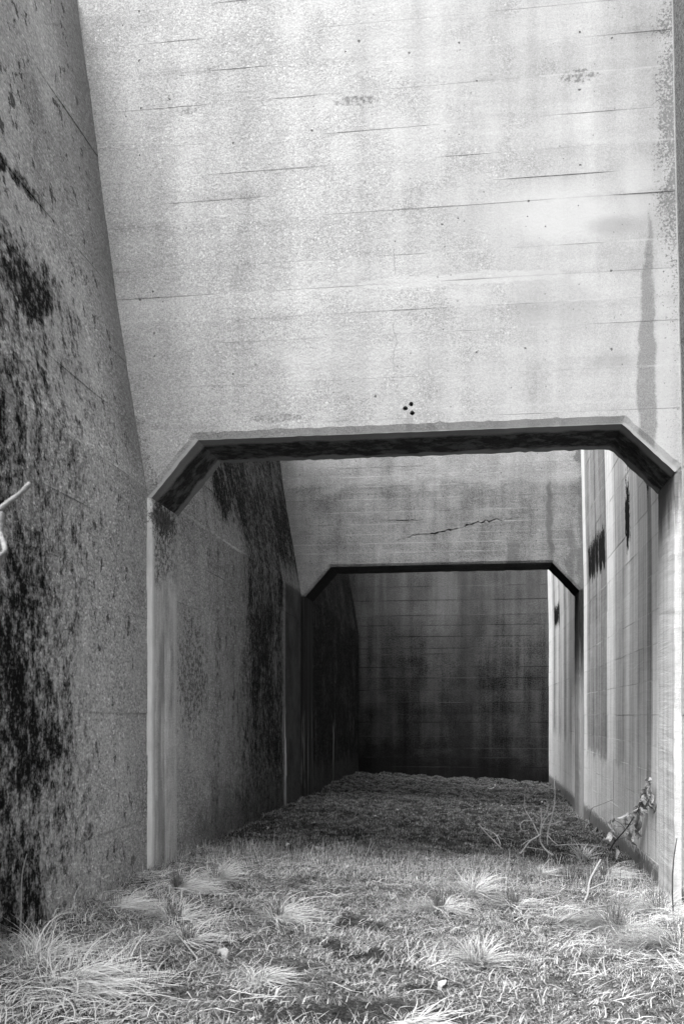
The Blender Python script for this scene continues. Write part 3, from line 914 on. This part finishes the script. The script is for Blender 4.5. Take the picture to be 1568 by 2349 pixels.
tussock(1410, 2135, 300, .62, .28, 'broad tussock with straw lying flat away from the streaked wall', W_ - .05, .85, rad=.09, dark=.25)
tussock(1555, 2185, 430, .70, .40, 'huge straw tussock spilling forward against the foot of the streaked wall', W_ + .45, .7, rad=.14, dark=.12)
tussock(1510, 2095, 240, .55, .6, 'tangled pale tussock hard against the streaked wall, behind the huge straw tussock', W_ + .1, .6, rad=.12, dark=.2)
tussock(1385, 2014, 150, .40, .5, 'bushy tussock in the shade line, next to the curved pale stick', E, .45, rad=.06, dark=.5)
tussock(1335, 1972, 90, .28, .5, 'small dark upright tussock among the moss, under the withered leafy stem', None, 0, rad=.05, upright=.5, dark=1.0)
tussock(935, 2362, 90, .30, .4, 'low straw tussock beside the dark bare soil', E - .1, .7, rad=.06, dark=.1)
tussock(590, 2260, 90, .30, .8, 'thin flattened wisp of straw between the largest tussock and bare soil', E + .4, .6, rad=.06, dark=.2)
tussock(270, 2085, 120, .34, .7, 'low straw tussock tucked against the foot of the algae-blackened wall', E + .3, .6, rad=.08, dark=.2)
tussock(1240, 2010, 90, .26, .7, 'thin straw tuft in the short grass between spiky tussock and curved stick', None, 0, rad=.06, upright=.2, dark=.2)

# loose dead straw lying over the turf, thickest round the tussocks and along both walls
def dens4(x, y):
    d = np.zeros_like(x)
    for (tx, ty, tl, tn) in TUS: d = np.maximum(d, min(tn / 160, 1.3) * np.exp(-(((x - tx) ** 2 + (y - ty) ** 2) / (tl * 1.1) ** 2)))
    d = d * .8 + .10 + .5 * np.exp(-((XR - x) / .7) ** 2) * (y < 9.5) + .35 * np.exp(-((x - XL) / .7) ** 2) * (y < 10)
    for (px, py, r) in PATCH_W: d = d * np.clip(np.hypot(x - px, y - py) / r - .5, .05, 1)
    return np.clip(d * (.4 + fbm(x * 3, y * 3, 2, 27)), 0, 1) * np.clip((11.6 - y) / 1.0, 0, 1)
rt = scatter(26000, 4.2, 11.6, dens4)
n = len(rt)
rt[:, 2] += .015
az = fbm(rt[:, 0] * .9, rt[:, 1] * .9, 2, 33) * 14 + rng.normal(0, .8, n)
V, Q = blades(rt, rng.gamma(3, .055, n).clip(.05, .45), az, rng.normal(1.3, .22, n), rng.normal(1.7, .25, n), rng.uniform(.004, .009, n), 4, clear=rng.uniform(.01, .055, n), bend=rng.normal(0, .7, n))
o = link('straw_litter', np_mesh('straw_litter', V, Q, 4), MB_DRY)
tag(o, 'bleached loose straw strewn over the short grass', 'straw', kind='stuff')

# ------------------------------------------------------------------ sticks, stems and leaves
M_PALE = mat_plain('bleached_bark', .31, .35, 40)
M_TWIG = mat_plain('grey_twig_bark', .26, .5, 40)
M_DKTW = mat_plain('dark_twig_bark', .07, .5, 40)
M_LEAF = mat_plain('withered_leaf', .20, .7, 22)
M_LEAFP = mat_plain('pale_fallen_leaf', .38, .4, 30)
def tube(pts, r0, r1, n=6, sub=4, jit=.0, seed=0):
    q = random.Random(seed)
    P = np.array(pts, float)
    # Catmull-Rom
    out = []
    for i in range(len(P) - 1):
        a = P[max(i - 1, 0)]; b = P[i]; c = P[i + 1]; d = P[min(i + 2, len(P) - 1)]
        for k in range(sub):
            t_ = k / sub
            out.append(.5 * ((2 * b) + (c - a) * t_ + (2 * a - 5 * b + 4 * c - d) * t_ ** 2 + (3 * b - a - 3 * c + d) * t_ ** 3))
    out.append(P[-1]); out = np.array(out)
    rings = []
    for i, p_ in enumerate(out):
        tn = out[min(i + 1, len(out) - 1)] - out[max(i - 1, 0)]; tn = tn / (np.linalg.norm(tn) + 1e-9)
        up = np.array([0, 0, 1.]) if abs(tn[2]) < .9 else np.array([1., 0, 0])
        s1 = np.cross(tn, up); s1 /= np.linalg.norm(s1); s2 = np.cross(tn, s1)
        t_ = i / (len(out) - 1); r = (r0 + (r1 - r0) * t_) * (1 + q.uniform(-.12, .12))
        rings.append([tuple(p_ + r * (math.cos(a) * s1 + math.sin(a) * s2)) for a in np.linspace(0, 2 * math.pi, n, endpoint=False)])
    return loft('stem', rings)
def pix_path(pix, ydepth):
    """a stem seen at these pixels, standing about the depth where its foot meets the ground"""
    out = []
    for i, (u, v) in enumerate(pix):
        yd = ydepth[i] if isinstance(ydepth, (list, tuple)) else ydepth
        out.append(at_y(u, v, yd))
    return out
def z8(x, y): return (765 + .512 * x, 1720.6 + .512 * y)     # enlargement -> picture
def zr(x, y): return ((1900 + x * .5319) / 1.7436, (3050 + y * .5319) / 1.7436)

def plant(name, label, cat, stems, foot, mats, leaves=None):
    root = empty(name, tuple(foot)); tag(root, label, cat)
    for i, (pts, r0, r1) in enumerate(stems):
        child('stem' if i == 0 else 'twig', tube(pts, r0 * 1.15 + .001, r1 * 1.15 + .001, seed=i), mats[i % len(mats)] if len(mats) > 1 and i else mats[0], root, True)
    return root

# leafless shrub in the middle of the moss
fb = gp(*zr(545, 700)); yb = float(fb[1])
st = []
def zs(l, y0=None, y1=None):
    pts = [zr(*q) for q in l]
    y0 = yb if y0 is None else y0; y1 = y0 if y1 is None else y1
    out = []
    for i, (u, v) in enumerate(pts):
        q = at_y(u, v, y0 + (y1 - y0) * i / (len(pts) - 1))
        if q[0] > XR - .06:                       # would be inside the wall: it touches the wall's face instead
            d = ray(u, v); t = (XR - .06) / d[0]; q = np.array([XR - .06, d[1] * t, EYE + d[2] * t])
        out.append(q)
    return out
st.append((zs([(585, 700), (530, 660), (490, 600), (485, 540), (495, 450), (490, 340)], yb, yb + .5), .011, .004))
st.append((zs([(490, 540), (460, 560), (400, 600), (340, 680), (275, 720)], yb + .2, yb - .1), .010, .006))
st.append((zs([(275, 725), (200, 650), (90, 540), (20, 460)], yb - .1, yb + .3), .008, .004))
st.append((zs([(190, 620), (150, 540), (60, 495), (20, 462)], yb, yb + .35), .006, .003))
st.append((zs([(540, 620), (545, 520), (580, 380), (597, 260), (592, 150), (601, 98)], yb + .2, yb + .9), .007, .004))
st.append((zs([(480, 560), (440, 470), (400, 400), (370, 340), (372, 200)], yb + .2, yb + .5), .006, .002))
st.append((zs([(490, 500), (530, 420), (580, 372)], yb + .2, yb + .5), .006, .004))
st.append((zs([(500, 470), (570, 460), (640, 445)], yb + .2, yb + .4), .005, .003))
st.append((zs([(545, 550), (580, 590), (615, 618)], yb + .2, yb), .006, .004))
st.append((zs([(440, 440), (370, 435), (335, 470), (355, 512), (405, 505)], yb + .3, yb + .1), .005, .003))
st.append((zs([(490, 450), (520, 400), (545, 330), (530, 280), (480, 275)], yb + .3, yb + .5), .004, .002))
st.append((zs([(440, 580), (390, 590), (350, 620)], yb + .2, yb), .006, .003))
st.append((zs([(380, 635), (440, 645), (510, 656)], yb, yb), .006, .005))
plant('bare_shrub', 'leafless tangle of pale bent twigs growing out of the moss', 'shrub', st, fb, [M_TWIG, M_PALE, M_TWIG, M_PALE])
# curved stick
fb2 = gp(*zr(740, 1085)); y0 = float(fb2[1])
st = [(zs([(735, 1087), (800, 1065), (840, 1000), (855, 900), (885, 830), (940, 730)], y0, y0 + .8), .011, .007),
      (zs([(858, 955), (920, 925), (1000, 893)], y0 + .3, y0 + .5), .007, .004)]
plant('curved_stick', 'thick pale curved stick with one side fork standing in the grass', 'stick', st, fb2, [M_PALE])
# lying straw-like stick
a, b = gp(*zr(600, 630)), gp(*zr(975, 655))
a[2] += .02; b[2] += .03
plant('fallen_twig', 'long straight thin twig lying on the moss toward the streaked wall', 'twig', [([a, (a + b) / 2 + [0, 0, .03], b], .006, .004)], a, [M_PALE])
# small pale curl and its dark stem
f = gp(*zr(110, 400)); y0 = float(f[1])
plant('hooked_weed', 'thin dark stem ending in a bright hooked tip, rising from the far moss', 'weed',
      [(zs([(110, 405), (130, 340), (108, 280), (138, 215), (146, 160)], y0, y0 + .2), .005, .004), (zs([(146, 162), (143, 185), (110, 198), (95, 190)], y0 + .2, y0 + .15), .010, .006)], f, [M_DKTW, M_PALE])
f = gp(*zr(180, 520)); y0 = float(f[1])
plant('dark_sapling', 'fine dark forked sapling twig standing in the moss beside the pale twigs', 'twig',
      [(zs([(180, 600), (165, 520), (130, 400), (120, 340)], y0, y0 + .3), .005, .002), (zs([(165, 520), (200, 470), (215, 430)], y0, y0), .004, .002)], f, [M_DKTW])
# thin dark stem in front of the streaked wall
f = gp(*zr(1485, 1150)); y0 = float(f[1])
plant('tall_dead_stem', 'single thin dark dead stem upright against the foot of the streaked wall', 'stem',
      [(zs([(1490, 1160), (1482, 1060), (1478, 900), (1490, 720), (1512, 570)], y0, y0), .006, .003)], f, [M_DKTW])
# arching thin stem by the streaked wall
f = gp(*zr(860, 420)); y0 = float(f[1]) - .3
plant('arching_stem', 'hair-thin grey stem arching in front of the streaked wall', 'stem',
      [(zs([(855, 440), (870, 350), (930, 320), (1030, 280)], y0 - .4, y0 - 2.4), .004, .0025)], f, [M_TWIG])

# withered leafy stem leaning on the streaked wall
f = gp(*zr(1020, 650)); y0 = float(f[1])
vine = empty('withered_plant', tuple(f)); tag(vine, 'withered stem with drooping crumpled leaves leaning against the streaked wall', 'plant')
y0 = min(y0, 13.1)
main = zs([(1010, 655), (1050, 590), (1130, 500), (1200, 390), (1260, 270), (1305, 130)], y0, 11.5)
child('stem', tube(main, .010, .004, seed=3), M_DKTW, vine, True)
def leaf_mesh(L, w, curl, seed):
    q = random.Random(seed); V, Fc = [], []
    n = 7
    for i in range(n):
        t_ = i / (n - 1)
        ww = w * math.sin(math.pi * min(t_ * .9 + .06, 1)) ** .8
        cz = -curl * L * t_ * t_
        tw = q.uniform(-.5, .5)
        for s_ in (-1, -.4, .4, 1):
            V.append((s_ * ww * math.cos(tw), t_ * L * (1 - .25 * curl * t_), cz + abs(s_) * ww * .8 * q.uniform(.3, 1) + s_ * ww * math.sin(tw)))
    for i in range(n - 1):
        for j in range(3): Fc.append((i * 4 + j, i * 4 + j + 1, i * 4 + j + 5, i * 4 + j + 4))
    return mesh('leaf', V, Fc)
from mathutils import Matrix, Euler
leaf_pix = [((1305, 130), 3), ((1290, 190), 5), ((1310, 230), 5), ((1275, 215), 4), ((1295, 280), 6), ((1320, 300), 3), ((1245, 290), 4), ((1230, 330), 4), ((1215, 390), 4), ((1225, 440), 2),
            ((1150, 390), 4), ((1120, 440), 4), ((1150, 510), 3), ((1165, 560), 2), ((1040, 430), 2), ((1050, 480), 1), ((985, 530), 3), ((975, 570), 2), ((1020, 520), 2), ((1065, 640), 2), ((1070, 690), 1), ((1215, 520), 2)]
ML2 = mat_plain('grey_withered_leaf', .34, .6, 26)
q = random.Random(12)
li = 0
mids = np.array(main)
for (lx, ly), cnt in leaf_pix:
    u, v = zr(lx, ly)
    tpos = np.clip((ly - 655) / (130 - 655), 0, 1)
    base = zs([(lx, ly), (lx, ly)], y0 + (11.5 - y0) * tpos)[0]
    # leaf stalk from the nearest point of the stem
    j = int(np.argmin(np.linalg.norm(mids - base, axis=1)))
    if np.linalg.norm(mids[j] - base) > .03:
        k = (mids[j] + base) / 2 + [0, 0, .015]
        child('leaf_stalk', tube([mids[j], k, base], .003, .002, seed=li, n=4, sub=3), M_DKTW, vine)
    for c_ in range(cnt):
        L = q.uniform(.08, .16)
        me = leaf_mesh(L, L * q.uniform(.16, .28), q.uniform(.4, 1.3), li)
        E_ = Euler((q.uniform(-1.9, -.9), q.uniform(-.5, .5), q.uniform(0, 6.28)), 'XYZ')
        me.transform(Matrix.Translation(Vector(base + [q.uniform(-.03, .03), q.uniform(-.03, .03), q.uniform(-.02, .03)])) @ E_.to_matrix().to_4x4())
        child('leaf', me, M_LEAF if (lx > 1190 and q.random() < .75) else ML2, vine)
        li += 1

# bare branch reaching in from the side beside the algae-blackened wall
yb_ = 2.6
def zl(x, y): return (x * .5102 / 1.7436, (1700 + y * .5102) / 1.7436)
pts = [zl(-120, 2600), zl(-70, 1900), zl(-30, 1250), zl(8, 760), zl(5, 690)]
P = [at_y(u, v, yb_) for u, v in pts]
f = np.array(P[0]); fz = float(ground_z(f[0], f[1]))
foot = np.array([P[0][0] - .05, yb_, fz - .02])
M_NEAR = mat_plain('grey_peeling_bark', .17, .6, 70)
st = [([foot, P[0], P[1], P[2], P[3] + [0, 0, 0], P[4]], .012, .0065),
      ([at_y(*zl(0, 665), yb_), at_y(*zl(60, 610), yb_), at_y(*zl(150, 545), yb_), at_y(*zl(240, 455), yb_)], .0062, .005),
      ([at_y(*zl(2, 850), yb_), at_y(*zl(30, 930), yb_ - .05), at_y(*zl(38, 990), yb_ - .1), at_y(*zl(-10, 1035), yb_ - .1)], .006, .0045)]
plant('bare_branch', 'pale bare branch with stubby broken fork in front of the blackened wall', 'branch', st, foot, [M_NEAR])
# thin stalk at the foot of the blackened wall
def z7(x, y): return (x * .893 / 1.7436, 1720.6 + .512 * y)
f = gp(*z7(92, 830)); y0 = float(f[1])
plant('dry_stalk', 'thin straight dry stalk standing against the black algae', 'stalk',
      [([at_y(*z7(92, 835), y0), at_y(*z7(95, 720), y0), at_y(*z7(100, 560), y0), at_y(*z7(122, 465), y0)], .006, .003)], f, [M_TWIG])
f = gp(*z7(460, 690)); y0 = float(f[1])
plant('bent_straw', 'single straw bent over at a right angle at the foot of the blackened wall', 'straw',
      [([at_y(*z7(458, 700), y0), at_y(*z7(462, 660), y0), at_y(*z7(475, 634), y0), at_y(*z7(560, 632), y0)], .005, .003)], f, [M_PALE])
f = gp(*z7(880, 950)); y0 = float(f[1])
a, b = gp(*z7(885, 955)), gp(*z7(690, 800)); a[2] += .03; b[2] += .06
plant('fallen_straw', 'long pale straw lying slantwise across the grass by the small sparse tussock', 'straw', [([a, (a + b) / 2 + [0, 0, .05], b], .005, .003)], a, [M_PALE])
a, b = gp(*zr(1020, 1155)), gp(*zr(600, 1250)); a[2] += .10; b[2] += .04
plant('thick_straw', 'thick bright straw lying over the broad flattened tussock', 'straw', [([a, (a + b) / 2 + [0, 0, .04], b], .007, .004)], a, [M_PALE])

# fallen leaves
def fallen(name, label, u, v, L, mat, seed, group=None, cat='leaf'):
    c = gp(u, v)
    me = leaf_mesh(L, L * .33, .5, seed)
    E_ = Euler((random.uniform(-.3, .3), random.uniform(-.5, .5), random.uniform(0, 6.28)), 'XYZ')
    me.transform(E_.to_matrix().to_4x4())
    o = link(name, me, mat)
    o.location = (c[0], c[1], c[2] + .035)
    tag(o, label, cat, group)
fallen('curled_leaf', 'large curled dead leaf lying in the short grass near the largest tussock', 497, 2190, .15, M_LEAFP, 500)
fallen('curled_leaf', 'pale leaf standing up beside the small spiky tussock', 1024, 2262, .10, M_LEAFP, 501)
for i in range(20):
    if i < 13: u, v = random.uniform(840, 1300), random.uniform(1800, 1925)
    else: u, v = random.uniform(560, 1000), random.uniform(1870, 2010)
    fallen('fallen_leaf', 'small pale fallen leaf lying on the dark moss', u, v, random.uniform(.04, .07), M_LEAFP, 600 + i, 'fallen leaves on the moss')
